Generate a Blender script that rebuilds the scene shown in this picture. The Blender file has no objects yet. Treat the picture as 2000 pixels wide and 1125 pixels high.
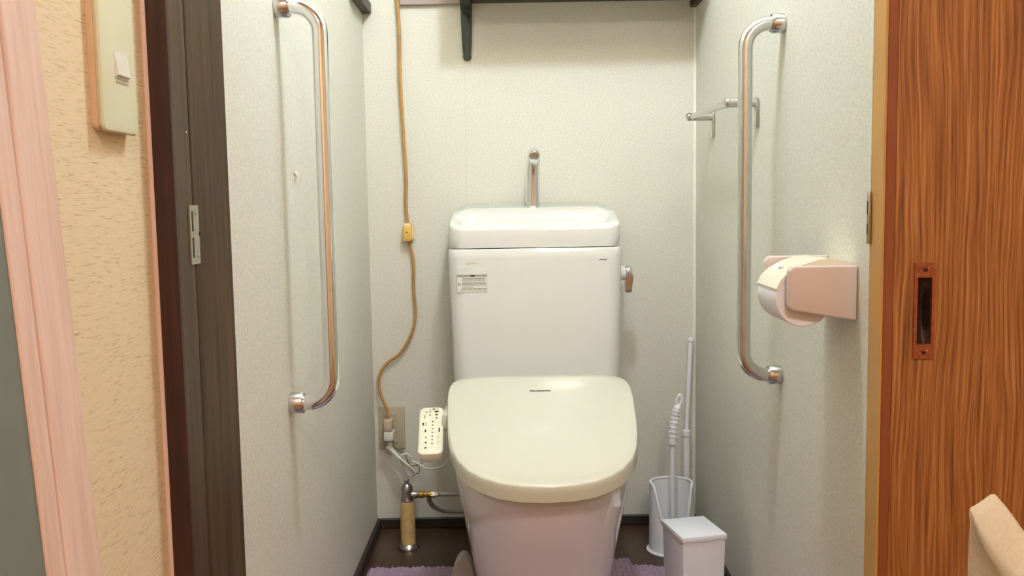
import bpy, bmesh, math, random
from mathutils import Vector, Matrix
random.seed(7)
PI = math.pi
sc = bpy.context.scene
C = sc.collection

# ------------------------------------------------------------------ camera
YAW, PITCH, ROLL = -0.0022, 0.0925, -0.0166
cam_d = bpy.data.cameras.new('camera'); cam = bpy.data.objects.new('camera', cam_d); C.objects.link(cam)
cam_d.sensor_width = 36.0; cam_d.lens = 1802.4/2000*36.0; cam_d.clip_start = 0.02
fw = Vector((math.sin(YAW)*math.cos(PITCH), math.cos(YAW)*math.cos(PITCH), -math.sin(PITCH)))
ri = Vector((math.cos(YAW), -math.sin(YAW), 0)); up = ri.cross(fw)
cr, sr = math.cos(ROLL), math.sin(ROLL)
r2 = ri*cr + up*sr; u2 = up*cr - ri*sr
M4 = Matrix((( r2.x, u2.x, -fw.x, -0.0456), (r2.y, u2.y, -fw.y, -2.2066), (r2.z, u2.z, -fw.z, 0.8218), (0,0,0,1)))
cam.matrix_world = M4
sc.camera = cam

# ------------------------------------------------------------------ world and exposure
w = bpy.data.worlds.new('world'); sc.world = w; w.use_nodes = True
w.node_tree.nodes['Background'].inputs[0].default_value = (0.75, 0.8, 0.9, 1)
w.node_tree.nodes['Background'].inputs[1].default_value = 0.05
sc.view_settings.view_transform = 'Standard'; sc.view_settings.look = 'None'
sc.view_settings.gamma = 1.0; sc.view_settings.use_curve_mapping = False
sc.view_settings.exposure = 0.8
LAMP_L = 150.0       # radiance of the globe lamp over the toilet
HALL_L = 38.0        # radiance of the hall ceiling lamp

# ------------------------------------------------------------------ materials
def srgb(r, g, b):
    f = lambda c: (c/255/12.92) if c/255 <= .04045 else ((c/255+.055)/1.055)**2.4
    return (f(r), f(g), f(b), 1)
MATS = {}
def mat(name, col, rough=.5, metal=0., noise=0., scale=60., bump=0., bscale=None, coat=0., spec=.5, stretch=None, sss=0):
    m = bpy.data.materials.new(name); m.use_nodes = True
    nt = m.node_tree; b = nt.nodes['Principled BSDF']
    b.inputs['Base Color'].default_value = col; b.inputs['Roughness'].default_value = rough
    b.inputs['Metallic'].default_value = metal; b.inputs['Coat Weight'].default_value = coat
    b.inputs['Specular IOR Level'].default_value = spec; b.inputs['Coat Roughness'].default_value = .06
    tc = nt.nodes.new('ShaderNodeTexCoord'); mp = nt.nodes.new('ShaderNodeMapping')
    nt.links.new(tc.outputs['Object'], mp.inputs['Vector'])
    if stretch: mp.inputs['Scale'].default_value = stretch
    if noise:
        n = nt.nodes.new('ShaderNodeTexNoise'); n.inputs['Scale'].default_value = scale; n.inputs['Detail'].default_value = 4
        nt.links.new(mp.outputs[0], n.inputs['Vector'])
        cr_ = nt.nodes.new('ShaderNodeValToRGB')
        cr_.color_ramp.elements[0].position = .3; cr_.color_ramp.elements[1].position = .7
        cr_.color_ramp.elements[0].color = tuple(c*(1-noise) for c in col[:3])+(1,)
        cr_.color_ramp.elements[1].color = tuple(min(1, c*(1+noise)) for c in col[:3])+(1,)
        nt.links.new(n.outputs['Fac'], cr_.inputs[0]); nt.links.new(cr_.outputs[0], b.inputs['Base Color'])
    if bump:
        n2 = nt.nodes.new('ShaderNodeTexNoise'); n2.inputs['Scale'].default_value = bscale or scale; n2.inputs['Detail'].default_value = 3
        nt.links.new(mp.outputs[0], n2.inputs['Vector'])
        bp = nt.nodes.new('ShaderNodeBump'); bp.inputs['Strength'].default_value = bump; bp.inputs['Distance'].default_value = .001
        nt.links.new(n2.outputs['Fac'], bp.inputs['Height']); nt.links.new(bp.outputs[0], b.inputs['Normal'])
    MATS[name] = m
    return m
def emis(name, col, s):
    m = bpy.data.materials.new(name); m.use_nodes = True; nt = m.node_tree
    b = nt.nodes['Principled BSDF']; b.inputs['Base Color'].default_value = (.9,.9,.9,1)
    b.inputs['Emission Color'].default_value = col; b.inputs['Emission Strength'].default_value = s
    MATS[name] = m; return m

# toilet-room wallpaper: cream ground, fine pinkish and greenish fleck
def wallpaper():
    m = mat('wallpaper', srgb(226,221,206), rough=.62, spec=.3)
    nt = m.node_tree; b = nt.nodes['Principled BSDF']
    tc = nt.nodes['Texture Coordinate']
    def nz(s, d=3):
        n = nt.nodes.new('ShaderNodeTexNoise'); n.inputs['Scale'].default_value = s; n.inputs['Detail'].default_value = d
        nt.links.new(tc.outputs['Object'], n.inputs['Vector']); return n
    def ramp(n, p0, c0, p1, c1):
        r = nt.nodes.new('ShaderNodeValToRGB'); e = r.color_ramp.elements
        e[0].position = p0; e[0].color = c0; e[1].position = p1; e[1].color = c1
        nt.links.new(n.outputs['Fac'], r.inputs[0]); return r
    r1 = ramp(nz(330), .36, srgb(210,207,197), .62, srgb(227,225,216))
    r2_ = ramp(nz(60, 5), .4, srgb(255,252,247), .6, srgb(252,253,247))
    mx = nt.nodes.new('ShaderNodeMix'); mx.data_type = 'RGBA'; mx.blend_type = 'MULTIPLY'; mx.inputs[0].default_value = 1
    nt.links.new(r1.outputs[0], mx.inputs[6]); nt.links.new(r2_.outputs[0], mx.inputs[7])
    nt.links.new(mx.outputs[2], b.inputs['Base Color'])
    bp = nt.nodes.new('ShaderNodeBump'); bp.inputs['Strength'].default_value = .25; bp.inputs['Distance'].default_value = .0006
    nt.links.new(nz(420).outputs['Fac'], bp.inputs['Height']); nt.links.new(bp.outputs[0], b.inputs['Normal'])
wallpaper()
# hall wallpaper: warm cream with short horizontal slubs
def slub():
    m = mat('hall_paper', srgb(229,205,163), rough=.7, spec=.25)
    nt = m.node_tree; b = nt.nodes['Principled BSDF']; tc = nt.nodes['Texture Coordinate']
    mp = nt.nodes.new('ShaderNodeMapping'); mp.inputs['Scale'].default_value = (1, 34, 420)
    nt.links.new(tc.outputs['Object'], mp.inputs[0])
    n = nt.nodes.new('ShaderNodeTexNoise'); n.inputs['Scale'].default_value = 1.6; n.inputs['Detail'].default_value = 3
    nt.links.new(mp.outputs[0], n.inputs['Vector'])
    r = nt.nodes.new('ShaderNodeValToRGB'); e = r.color_ramp.elements
    e[0].position = .2; e[0].color = srgb(176,146,104); e[1].position = .42; e[1].color = srgb(233,212,172)
    e2 = r.color_ramp.elements.new(.7); e2.color = srgb(240,216,180)
    nt.links.new(n.outputs['Fac'], r.inputs[0]); nt.links.new(r.outputs[0], b.inputs['Base Color'])
slub()
# door: brown oak print, strong vertical grain
def grain(name, dark, mid, light, sx=70, sz=1.6, dist=1.0, rough=.45):
    m = mat(name, mid, rough=rough); nt = m.node_tree; b = nt.nodes['Principled BSDF']; tc = nt.nodes['Texture Coordinate']
    lo = nt.nodes.new('ShaderNodeTexNoise'); lo.inputs['Scale'].default_value = 1.0; lo.inputs['Detail'].default_value = 2
    ml = nt.nodes.new('ShaderNodeMapping'); ml.inputs['Scale'].default_value = (9, 9, 3.2)
    nt.links.new(tc.outputs['Object'], ml.inputs[0]); nt.links.new(ml.outputs[0], lo.inputs['Vector'])
    sep = nt.nodes.new('ShaderNodeSeparateXYZ'); nt.links.new(tc.outputs['Object'], sep.inputs[0])
    add = nt.nodes.new('ShaderNodeMath'); add.operation = 'MULTIPLY_ADD'
    nt.links.new(lo.outputs['Fac'], add.inputs[0]); add.inputs[1].default_value = .045*dist
    nt.links.new(sep.outputs['X'], add.inputs[2])
    cmb = nt.nodes.new('ShaderNodeCombineXYZ')
    nt.links.new(add.outputs[0], cmb.inputs['X']); nt.links.new(sep.outputs['Y'], cmb.inputs['Y']); nt.links.new(sep.outputs['Z'], cmb.inputs['Z'])
    mp = nt.nodes.new('ShaderNodeMapping'); mp.inputs['Scale'].default_value = (sx, 1.0*sx, sz)
    nt.links.new(cmb.outputs[0], mp.inputs[0])
    n = nt.nodes.new('ShaderNodeTexNoise'); n.inputs['Scale'].default_value = 3.0; n.inputs['Detail'].default_value = 5; n.inputs['Roughness'].default_value = .6
    nt.links.new(mp.outputs[0], n.inputs['Vector'])
    r = nt.nodes.new('ShaderNodeValToRGB'); e = r.color_ramp.elements
    e[0].position = .33; e[0].color = dark; e[1].position = .5; e[1].color = mid
    e3 = r.color_ramp.elements.new(.66); e3.color = light
    nt.links.new(n.outputs['Fac'], r.inputs[0]); nt.links.new(r.outputs[0], b.inputs['Base Color'])
    return m
grain('door_wood', srgb(108,64,28), srgb(158,99,48), srgb(190,131,74), sx=105, sz=1.8, dist=.6)
grain('dark_wood', srgb(46,30,13), srgb(70,50,25), srgb(86,63,33), sx=30, sz=1.2, dist=.3, rough=.5)
grain('red_wood', srgb(40,18,11), srgb(58,27,16), srgb(72,36,24), sx=30, sz=1.2, dist=.3, rough=.5)
grain('pink_wood', srgb(222,188,168), srgb(232,200,182), srgb(238,208,192), sx=40, sz=1.5, dist=.2, rough=.5)
grain('shelf_wood', srgb(34,22,16), srgb(50,33,24), srgb(62,42,32), sx=25, sz=25, dist=.2)
mat('door_edge', srgb(196,148,78), .5, noise=.05, scale=20)
mat('door_stile', srgb(142,78,42), .45, noise=.08, scale=20, stretch=(30,30,1))
mat('floor_wood', srgb(66,46,28), .35, noise=.35, scale=6, stretch=(8,1.2,8))
mat('base_dark', srgb(46,38,32), .5, noise=.15, scale=30)
mat('hall_floor', srgb(140,100,62), .45, noise=.2, scale=6, stretch=(8,1,8))
mat('ceiling', srgb(232,228,218), .8, noise=.03, scale=90)
mat('ceramic', srgb(229,229,223), .12, coat=.6, noise=.006, scale=4)
mat('ceramic_bowl', srgb(238,230,224), .12, coat=.6, noise=.006, scale=4)
mat('seat_ivory', srgb(214,211,192), .2, coat=.35, noise=.006, scale=5)
mat('remote_ivory', srgb(240,234,208), .32, noise=.01, scale=30)
mat('chrome', (.82,.83,.85,1), .10, 1., noise=.02, scale=60)
mat('steel', (.62,.62,.60,1), .22, 1., noise=.05, scale=90)
mat('plate_steel', srgb(170,166,150), .4, .7, noise=.12, scale=120)
mat('dull_chrome', (.42,.41,.39,1), .28, 1., noise=.25, scale=140)
mat('brass', srgb(176,138,70), .35, 1., noise=.2, scale=140)
mat('pipe_wrap', srgb(224,190,126), .6, noise=.16, scale=90, bump=.4)
mat('tube_grey', srgb(150,146,138), .4, noise=.08, scale=60)
mat('bracket', srgb(62,72,64), .45, .3, noise=.15, scale=90)
mat('black', srgb(22,20,20), .6, noise=.1, scale=50)
mat('dark_hole', srgb(30,24,28), .9, noise=.1, scale=50)
mat('print_dark', srgb(58,56,40), .6, noise=.05, scale=50)
mat('print_grey', srgb(168,164,152), .6, noise=.08, scale=400)
mat('print_faint', srgb(206,202,186), .6, noise=.05, scale=200)
mat('print_green', srgb(140,150,92), .6, noise=.05, scale=200)
mat('sticker', srgb(228,224,212), .5, noise=.02, scale=200)
mat('cord_brown', srgb(178,136,78), .5, noise=.12, scale=30)
mat('tap_yellow', srgb(226,180,92), .45, noise=.06, scale=80)
mat('tap_light', srgb(232,208,150), .45, noise=.05, scale=80)
mat('plug_beige', srgb(196,176,150), .5, noise=.05, scale=80)
mat('white_plastic', srgb(236,236,238), .35, noise=.01, scale=40)
mat('white_cord', srgb(226,222,210), .45, noise=.03, scale=60)
mat('green_wire', srgb(104,124,52), .5, noise=.2, scale=80)
mat('outlet_plate', srgb(186,176,150), .5, noise=.04, scale=40)
mat('switch_ivory', srgb(222,218,184), .38, noise=.02, scale=30)
mat('switch_frame', srgb(222,184,146), .4, noise=.05, scale=30)
mat('switch_key', srgb(226,222,206), .35, noise=.02, scale=30)
mat('holder_pink', srgb(212,196,188), .22, coat=.3, noise=.01, scale=20)
mat('holder_lid', srgb(238,230,206), .25, coat=.2, noise=.01, scale=20)
mat('paper', srgb(236,234,238), .9, noise=.02, scale=200, bump=.2)
mat('bin_white', srgb(236,237,242), .35, noise=.008, scale=30)
mat('copper', srgb(168,100,68), .38, .75, noise=.2, scale=120)
mat('copper_dark', srgb(62,42,36), .5, .5, noise=.4, scale=220)
mat('mat_lilac', srgb(164,140,160), .95, noise=.18, scale=120, bump=.8, bscale=500)
mat('cap_grey', srgb(186,176,170), .8, noise=.05, scale=60)
mat('cloth_cream', srgb(252,234,202), .95, noise=.04, scale=250, bump=.5, bscale=700)
mat('glass_grey', srgb(120,128,120), .25, noise=.06, scale=14)
mat('shade_mauve', srgb(164,146,138), .6, noise=.04, scale=40)  # wall shade put into the base colour
mat('hook_cream', srgb(232,224,200), .5, noise=.03, scale=60)
mat('bristle', srgb(220,220,224), .8, noise=.1, scale=300)
mat('caulk', srgb(238,236,222), .6, noise=.02, scale=60)
emis('globe_glow', (.82, .97, 1.12, 1), LAMP_L)
emis('hall_glow', (1.06, .95, .91, 1), HALL_L)

# ------------------------------------------------------------------ mesh helpers
def new(bm, name, m, parent=None, smooth=None):
    bmesh.ops.recalc_face_normals(bm, faces=bm.faces[:])
    me = bpy.data.meshes.new(name); bm.to_mesh(me); bm.free()
    o = bpy.data.objects.new(name, me); C.objects.link(o)
    me.materials.append(MATS[m])
    if smooth is not None:
        for p in me.polygons: p.use_smooth = True
        if smooth < 180:
            for e in me.edges: pass
            try: me.set_sharp_from_angle(angle=math.radians(smooth))
            except Exception: pass
    if parent is not None:
        o.parent = parent
        o.matrix_parent_inverse = parent.matrix_basis.inverted()   # vertices are written in world space
    return o
def tag(o, label=None, cat=None, group=None, kind=None):
    if label: o['label'] = label
    if cat: o['category'] = cat
    if group: o['group'] = group
    if kind: o['kind'] = kind
    return o
def thing(name, label, cat, loc=(0,0,0), group=None, kind=None):
    o = bpy.data.objects.new(name, None); C.objects.link(o); o.location = loc
    o.empty_display_size = .02
    return tag(o, label, cat, group, kind)
def add_box(bm, x0, x1, y0, y1, z0, z1, bev=0., seg=2, M=None):
    r = bmesh.ops.create_cube(bm, size=1)
    vs = r['verts']
    for v in vs:
        v.co = Vector(((x0+x1)/2 + v.co.x*(x1-x0), (y0+y1)/2 + v.co.y*(y1-y0), (z0+z1)/2 + v.co.z*(z1-z0)))
    if bev:
        es = list({e for v in vs for e in v.link_edges})
        rr = bmesh.ops.bevel(bm, geom=es, offset=bev, segments=seg, profile=.5, affect='EDGES')
        vs = list({v for f in rr['faces'] for v in f.verts} | {v for v in vs if v.is_valid})
    if M is not None:
        for v in vs: v.co = M @ v.co
    return vs
def box(name, m, parent, x0, x1, y0, y1, z0, z1, bev=0., seg=2, M=None):
    bm = bmesh.new(); add_box(bm, x0, x1, y0, y1, z0, z1, bev, seg, M)
    return new(bm, name, m, parent, 35 if bev else None)
def loft(bm, rings, cap0=True, cap1=True, closed=True):
    V = [[bm.verts.new(p) for p in r] for r in rings]
    n = len(V[0])
    for i in range(len(V)-1):
        for j in range(n if closed else n-1):
            k = (j+1) % n
            bm.faces.new((V[i][j], V[i][k], V[i+1][k], V[i+1][j]))
    if cap0: bm.faces.new(V[0][::-1])
    if cap1: bm.faces.new(V[-1])
    return V
def frames(pts):
    T = []
    for i in range(len(pts)):
        a = pts[max(i-1, 0)]; b = pts[min(i+1, len(pts)-1)]
        T.append((b-a).normalized())
    t = T[0]; ref = Vector((0,0,1)) if abs(t.z) < .9 else Vector((1,0,0))
    u = t.cross(ref).normalized(); out = []
    for t in T:
        u = (u - t*u.dot(t)).normalized(); out.append((u, t.cross(u)))
    return out
def catmull(P, n=8):
    P = [Vector(p) for p in P]; Q = [P[0]*2-P[1]] + P + [P[-1]*2-P[-2]]; out = []
    for i in range(1, len(Q)-2):
        for k in range(n):
            t = k/n
            a, b, c, d = Q[i-1:i+3]
            out.append(.5*((2*b) + (c-a)*t + (2*a-5*b+4*c-d)*t*t + (3*b-a-3*c+d)*t**3))
    out.append(P[-1]); return out
def add_tube(bm, pts, r, seg=14, flat=1.0):
    pts = [Vector(p) for p in pts]; F = frames(pts)
    rr = r if isinstance(r, (list, tuple)) else [r]*len(pts)
    rings = [[p + (u*math.cos(2*PI*k/seg) + v*math.sin(2*PI*k/seg)*flat)*q for k in range(seg)] for p, (u, v), q in zip(pts, F, rr)]
    loft(bm, rings)
def tube(name, m, parent, pts, r, seg=14, flat=1.0, smooth=50):
    bm = bmesh.new(); add_tube(bm, pts, r, seg, flat); return new(bm, name, m, parent, smooth)
def lathe_pts(o, d, prof, seg=24):
    o = Vector(o); d = Vector(d).normalized(); ref = Vector((0,0,1)) if abs(d.z) < .9 else Vector((1,0,0))
    u = d.cross(ref).normalized(); v = d.cross(u)
    return [[o + d*h + (u*math.cos(2*PI*k/seg) + v*math.sin(2*PI*k/seg))*max(r, 1e-5) for k in range(seg)] for r, h in prof]
def lathe(name, m, parent, o, d, prof, seg=24, smooth=40):
    bm = bmesh.new(); loft(bm, lathe_pts(o, d, prof, seg)); return new(bm, name, m, parent, smooth)
def rrect(x0, x1, y0, y1, r, seg=6):
    out = []
    for cx, cy, a0 in ((x1-r, y1-r, 0), (x0+r, y1-r, PI/2), (x0+r, y0+r, PI), (x1-r, y0+r, 3*PI/2)):
        for k in range(seg+1):
            a = a0 + PI/2*k/seg; out.append((cx + r*math.cos(a), cy + r*math.sin(a)))
    return out
def text(name, s, m, parent, M, size, extrude=.0002, bold=0., sx=1.):
    cu = bpy.data.curves.new(name, 'FONT'); cu.body = s; cu.size = size; cu.extrude = extrude; cu.offset = bold
    cu.align_x = 'CENTER'; cu.align_y = 'CENTER'; cu.resolution_u = 3
    t = bpy.data.objects.new('tmp_text', cu); C.objects.link(t)
    me = bpy.data.meshes.new_from_object(t.evaluated_get(bpy.context.evaluated_depsgraph_get()))
    bpy.data.objects.remove(t); bpy.data.curves.remove(cu)
    me.name = name; me.transform(M @ Matrix.Diagonal((sx, 1, 1, 1)))
    me.materials.clear(); me.materials.append(MATS[m])
    o = bpy.data.objects.new(name, me); C.objects.link(o); o.parent = parent
    o.matrix_parent_inverse = parent.matrix_basis.inverted(); return o

FZ = .03                # floor level
CZ = 2.0                # ceiling level
YD = -1.08              # near end of the toilet-room walls
# ================================================================== setting
def struct(o, label, cat): return tag(o, label, cat, kind='structure')
struct(box('floor', 'floor_wood', None, -.47, .47, YD-.14, .08, FZ-.05, FZ), 'dark brown wood floor behind and beside the toilet', 'floor')
struct(box('floor_hall', 'hall_floor', None, -.6, 1.7, -3.6, YD-.14, FZ-.05, FZ), 'brown boarded hall floor in front of the toilet room', 'floor')
struct(box('ceiling', 'ceiling', None, -.47, .47, YD-.14, .08, CZ, CZ+.05), 'off-white toilet-room ceiling over the globe lamp', 'ceiling')
struct(box('ceiling_hall', 'ceiling', None, -.6, 1.7, -3.6, YD-.14, CZ, CZ+.05), 'off-white hall ceiling', 'ceiling')
wb = struct(box('wall_back', 'wallpaper', None, -.47, .47, 0, .08, FZ, CZ), 'cream flecked wallpaper wall behind the toilet tank', 'wall')
tag(box('wallpaper_seam', 'print_faint', wb, -.1545, -.1533, -.0006, .002, FZ, 1.285), 'thin vertical wallpaper joint')
wl = struct(box('wall_left', 'wallpaper', None, -.47, -.39, YD, 0, FZ, CZ), 'cream flecked wall carrying the grab bar beside the power cord', 'wall')
wr = struct(box('wall_right', 'wallpaper', None, .39, .47, -1.0776, 0, FZ, CZ), 'cream flecked wall carrying the paper holder', 'wall')
bm = bmesh.new(); loft(bm, [[(.39-a, -b, z) for a, b in ((0,0),(.005,0),(.002,.002),(0,.005))] for z in (FZ, 1.27)])
tag(new(bm, 'caulk_bead', 'caulk', wr), 'pale caulk bead in the corner')
struct(box('wall_hall_left', 'hall_paper', None, -.55, -.43, -3.6, YD-.125, FZ, CZ), 'warm cream hall wall with brown slubs behind the light switch', 'wall')
struct(box('wall_hall_front', 'hall_paper', None, .47, 1.7, YD+.022, YD+.1, FZ, CZ), 'cream hall wall hidden behind the brown sliding door', 'wall')
struct(box('wall_hall_right', 'hall_paper', None, 1.6, 1.7, -3.6, YD+.02, FZ, CZ), 'cream side wall of the hall', 'wall')
struct(box('wall_hall_rear', 'hall_paper', None, -.55, 1.7, -3.68, -3.6, FZ, CZ), 'cream far end wall of the hall', 'wall')
struct(box('baseboard_back', 'base_dark', None, -.383, .383, -.009, -.0002, FZ, .055, .002, 1), 'dark skirting along the wall behind the toilet', 'baseboard')
struct(box('baseboard_left', 'base_dark', None, -.3898, -.381, YD, -.0002, FZ, .055, .002, 1), 'dark skirting along the wall by the water pipe', 'baseboard')
struct(box('baseboard_right', 'base_dark', None, .381, .3898, -1.0776, -.0002, FZ, .055, .002, 1), 'dark skirting along the wall by the white bin', 'baseboard')

# ---- left door jamb (dark wood) with strike plate
jm = thing('trim_1', 'dark brown wooden door jamb with a metal strike plate', 'door frame', (-.42, YD-.07, FZ), kind='structure')
bm = bmesh.new(); loft(bm, [[(-.43,YD,z),(-.3898,YD,z),(-.3898,YD-.002,z),(-.405,YD-.0815,z),(-.406,YD-.083,z),(-.43,YD-.083,z)] for z in (FZ,1.72)])
new(bm, 'inner_board', 'dark_wood', jm)
box('groove', 'black', jm, -.43, -.4075, YD-.0865, YD-.083, FZ, 1.72)
box('outer_board', 'dark_wood', jm, -.43, -.405, YD-.138, YD-.0865, FZ, 1.72, .0012, 1)
tag(box('casing_edge', 'red_wood', jm, -.4245, -.403, YD-.146, YD-.138, FZ, 1.72, .001, 1), 'reddish dark edge strip')
tag(box('edge_bead', 'pink_wood', jm, -.43, -.4245, YD-.1455, YD-.138, FZ, 1.72, .001, 1), 'thin pale strip against the hall wall')
box('header', 'dark_wood', jm, -.43, .47, YD-.12, YD-.0, 1.72, 1.76, .001, 1)
bm = bmesh.new()     # wall above the opening
struct(box('wall_lintel', 'hall_paper', None, -.43, 1.6, YD-.12, YD-.06, 1.76, CZ), 'cream wall over the door opening', 'wall')
# strike plate with two slots, one latch notch, two screws
sp_y0, sp_y1, sp_z0, sp_z1, sx_ = -1.1815, -1.149, .7585, .8245, -.405
def strip_plate(name, m, parent, x0, x1, rows):
    bm = bmesh.new()
    for (y0, y1, z0, z1) in rows: add_box(bm, x0, x1, y0, y1, z0, z1)
    bmesh.ops.remove_doubles(bm, verts=bm.verts[:], dist=1e-6)
    return new(bm, name, m, parent)
sl0, sl1 = -1.1765, -1.1705
plate = strip_plate('strike_plate', 'plate_steel', jm, sx_, sx_+.0016, [
    (sp_y0, sl0, sp_z0, sp_z1), (sl1, sp_y1, sp_z0, sp_z1), (sl0, sl1, sp_z1-.007, sp_z1), (sl0, sl1, sp_z0+.030, sp_z0+.037), (sl0, sl1, sp_z0, sp_z0+.007)])
tag(plate, 'grey metal strike plate with two slots')
for z0, z1 in ((sp_z1-.029, sp_z1-.007), (sp_z0+.007, sp_z0+.030)):
    box('slot', 'dark_hole', plate, sx_, sx_+.0004, sl0, sl1, z0, z1)
for yy, zz in ((-1.163, sp_z1-.008), (-1.161, sp_z0+.009)):
    lathe('screw', 'dull_chrome', plate, (sx_+.0015, yy, zz), (1,0,0), [(.0022,0),(.0022,.0006),(.0012,.001),(0,.001)], 10)
box('latch_notch', 'dark_hole', plate, sx_+.0014, sx_+.002, -1.1545, -1.1495, .7895, .7945)
for yy, zz in ((YD-.07, .875), (YD-.095, .905), (YD-.06, .955)):    # flecks of old paint on the jamb
    lathe('paint_fleck', 'hook_cream', jm, (-.4052, yy, zz), (1,0,0), [(.0012,0),(.001,.0006),(0,.0008)], 8)

# ---- brown sliding door
dr = thing('door_1', 'brown oak-grain sliding door slid open, with a copper finger pull', 'door', (.8, -1.098, FZ), kind='structure')
DX0, DX1, DY0, DY1, DZ1 = .392, 1.28, -1.114, -1.078, 1.71
HX0, HX1, HZ0, HZ1 = .4335, .4505, .645, .725
bm = bmesh.new()
def q(*p): bm.faces.new([bm.verts.new(c) for c in p])
sx0 = .4055
for (a, b, c, d) in ((sx0,HX0,FZ+.01,DZ1), (HX1,DX1,FZ+.01,DZ1), (HX0,HX1,FZ+.01,HZ0), (HX0,HX1,HZ1,DZ1)):
    q((a,DY0,c),(b,DY0,c),(b,DY0,d),(a,DY0,d))
for (p, r_) in (((HX0,HZ0),(HX0,HZ1)), ((HX0,HZ1),(HX1,HZ1)), ((HX1,HZ1),(HX1,HZ0)), ((HX1,HZ0),(HX0,HZ0))):
    q((p[0],DY0,p[1]),(r_[0],DY0,r_[1]),(r_[0],DY0+.016,r_[1]),(p[0],DY0+.016,p[1]))
q((HX0,DY0+.016,HZ0),(HX1,DY0+.016,HZ0),(HX1,DY0+.016,HZ1),(HX0,DY0+.016,HZ1))
q((sx0,DY1,FZ+.01),(DX1,DY1,FZ+.01),(DX1,DY1,DZ1),(sx0,DY1,DZ1))
q((sx0,DY0,FZ+.01),(sx0,DY1,FZ+.01),(sx0,DY1,DZ1),(sx0,DY0,DZ1)); q((DX1,DY0,FZ+.01),(DX1,DY1,FZ+.01),(DX1,DY1,DZ1),(DX1,DY0,DZ1))
q((sx0,DY0,DZ1),(DX1,DY0,DZ1),(DX1,DY1,DZ1),(sx0,DY1,DZ1)); q((sx0,DY0,FZ+.01),(DX1,DY0,FZ+.01),(DX1,DY1,FZ+.01),(sx0,DY1,FZ+.01))
bmesh.ops.remove_doubles(bm, verts=bm.verts[:], dist=1e-6)
new(bm, 'door_panel', 'door_wood', dr)
tag(box('edge_stile', 'door_stile', dr, .3935, sx0, DY0-.0006, DY1, FZ+.01, DZ1, .001, 1), 'plain reddish stile')
tag(box('edge_strip', 'door_edge', dr, DX0-.0015, .3935, DY0, DY1, FZ+.01, DZ1, .0005, 1), 'tan edge strip')
lp = box('latch_plate', 'plate_steel', dr, .3855, DX0-.0015, -1.0815, -1.0775, .764, .828, .0015, 2); tag(lp, 'metal latch plate on the door edge')
for z0, z1 in ((.8, .816), (.776, .789)): box('slot', 'dark_hole', lp, .3852, .3857, -1.0818, -1.0795, z0, z1)
# finger pull
fx0, fx1, fz0, fz1 = .4295, .4545, .6275, .7425
fp = strip_plate('finger_pull', 'copper', dr, 0, 1, [])
bm = bmesh.new()
for a, b, c, d in ((fx0, fx1, HZ1, fz1), (fx0, fx1, fz0, HZ0), (fx0, HX0, HZ0, HZ1), (HX1, fx1, HZ0, HZ1)):
    add_box(bm, a, b, DY0-.0022, DY0+.0, c, d)
bmesh.ops.remove_doubles(bm, verts=bm.verts[:], dist=1e-6); bm.to_mesh(fp.data); bm.free(); tag(fp, 'worn copper recessed finger pull')
bm = bmesh.new()     # curved dark recess cup
rings = []
for k in range(9):
    z = HZ0 + .0008 + (HZ1-HZ0-.0016)*k/8; dep = .004 + .010*math.sin(PI*k/8)
    rings.append([(HX0+.0005, DY0+.0005, z), (HX0+.004, DY0+dep*.8, z), ((HX0+HX1)/2, DY0+dep, z), (HX1-.005, DY0+dep, z), (HX1-.0005, DY0+.0005, z)])
loft(bm, rings, False, False, False); new(bm, 'recess', 'copper_dark', fp, 60)
for zz in (.7345, .6355):
    s_ = lathe('screw', 'copper_dark', fp, (.4418, DY0-.0021, zz), (0,-1,0), [(.0026,0),(.0026,.0008),(.0014,.0014),(0,.0014)], 12)
    for sg in (-1, 1):
        for dz in (-.0022, .0022):
            tube('scroll', 'copper', fp, [(.4418+sg*.0028, DY0-.0024, zz+dz*.4), (.4418+sg*.005, DY0-.0028, zz+dz), (.4418+sg*.0085, DY0-.0024, zz+dz*.7)], .0007, 6)

# ================================================================== toilet
T = .002
tl = thing('toilet', 'white ceramic toilet with sink-top tank and closed ivory seat lid', 'toilet', (T, -.4, FZ))
# bowl and pedestal
def dring(z, wd, yf, yb, n=48, yc=-.47):
    out = []
    for k in range(n):
        a = 2*PI*k/n; cx, sy = math.cos(a), math.sin(a)
        x = wd*math.copysign(abs(cx)**.86, cx)
        if sy < 0: y = yc + (yc-yf)*-(abs(sy)**.92)
        else: y = yc + (yb-yc)*abs(sy)**.45; x = wd*math.copysign(abs(cx)**.45, cx)*(1-.08*abs(sy))
        out.append((T+x, y, z))
    return out
LV = [(.03,.112,-.60,-.12),(.036,.115,-.605,-.12),(.075,.122,-.62,-.12),(.115,.130,-.635,-.12),(.18,.1415,-.665,-.12),(.24,.152,-.70,-.12),(.29,.1605,-.728,-.1),(.325,.165,-.742,-.08),(.345,.166,-.746,-.08),(.352,.163,-.742,-.08)]
bm = bmesh.new(); loft(bm, [dring(*l) for l in LV]); new(bm, 'bowl', 'ceramic_bowl', tl, 40)
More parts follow.
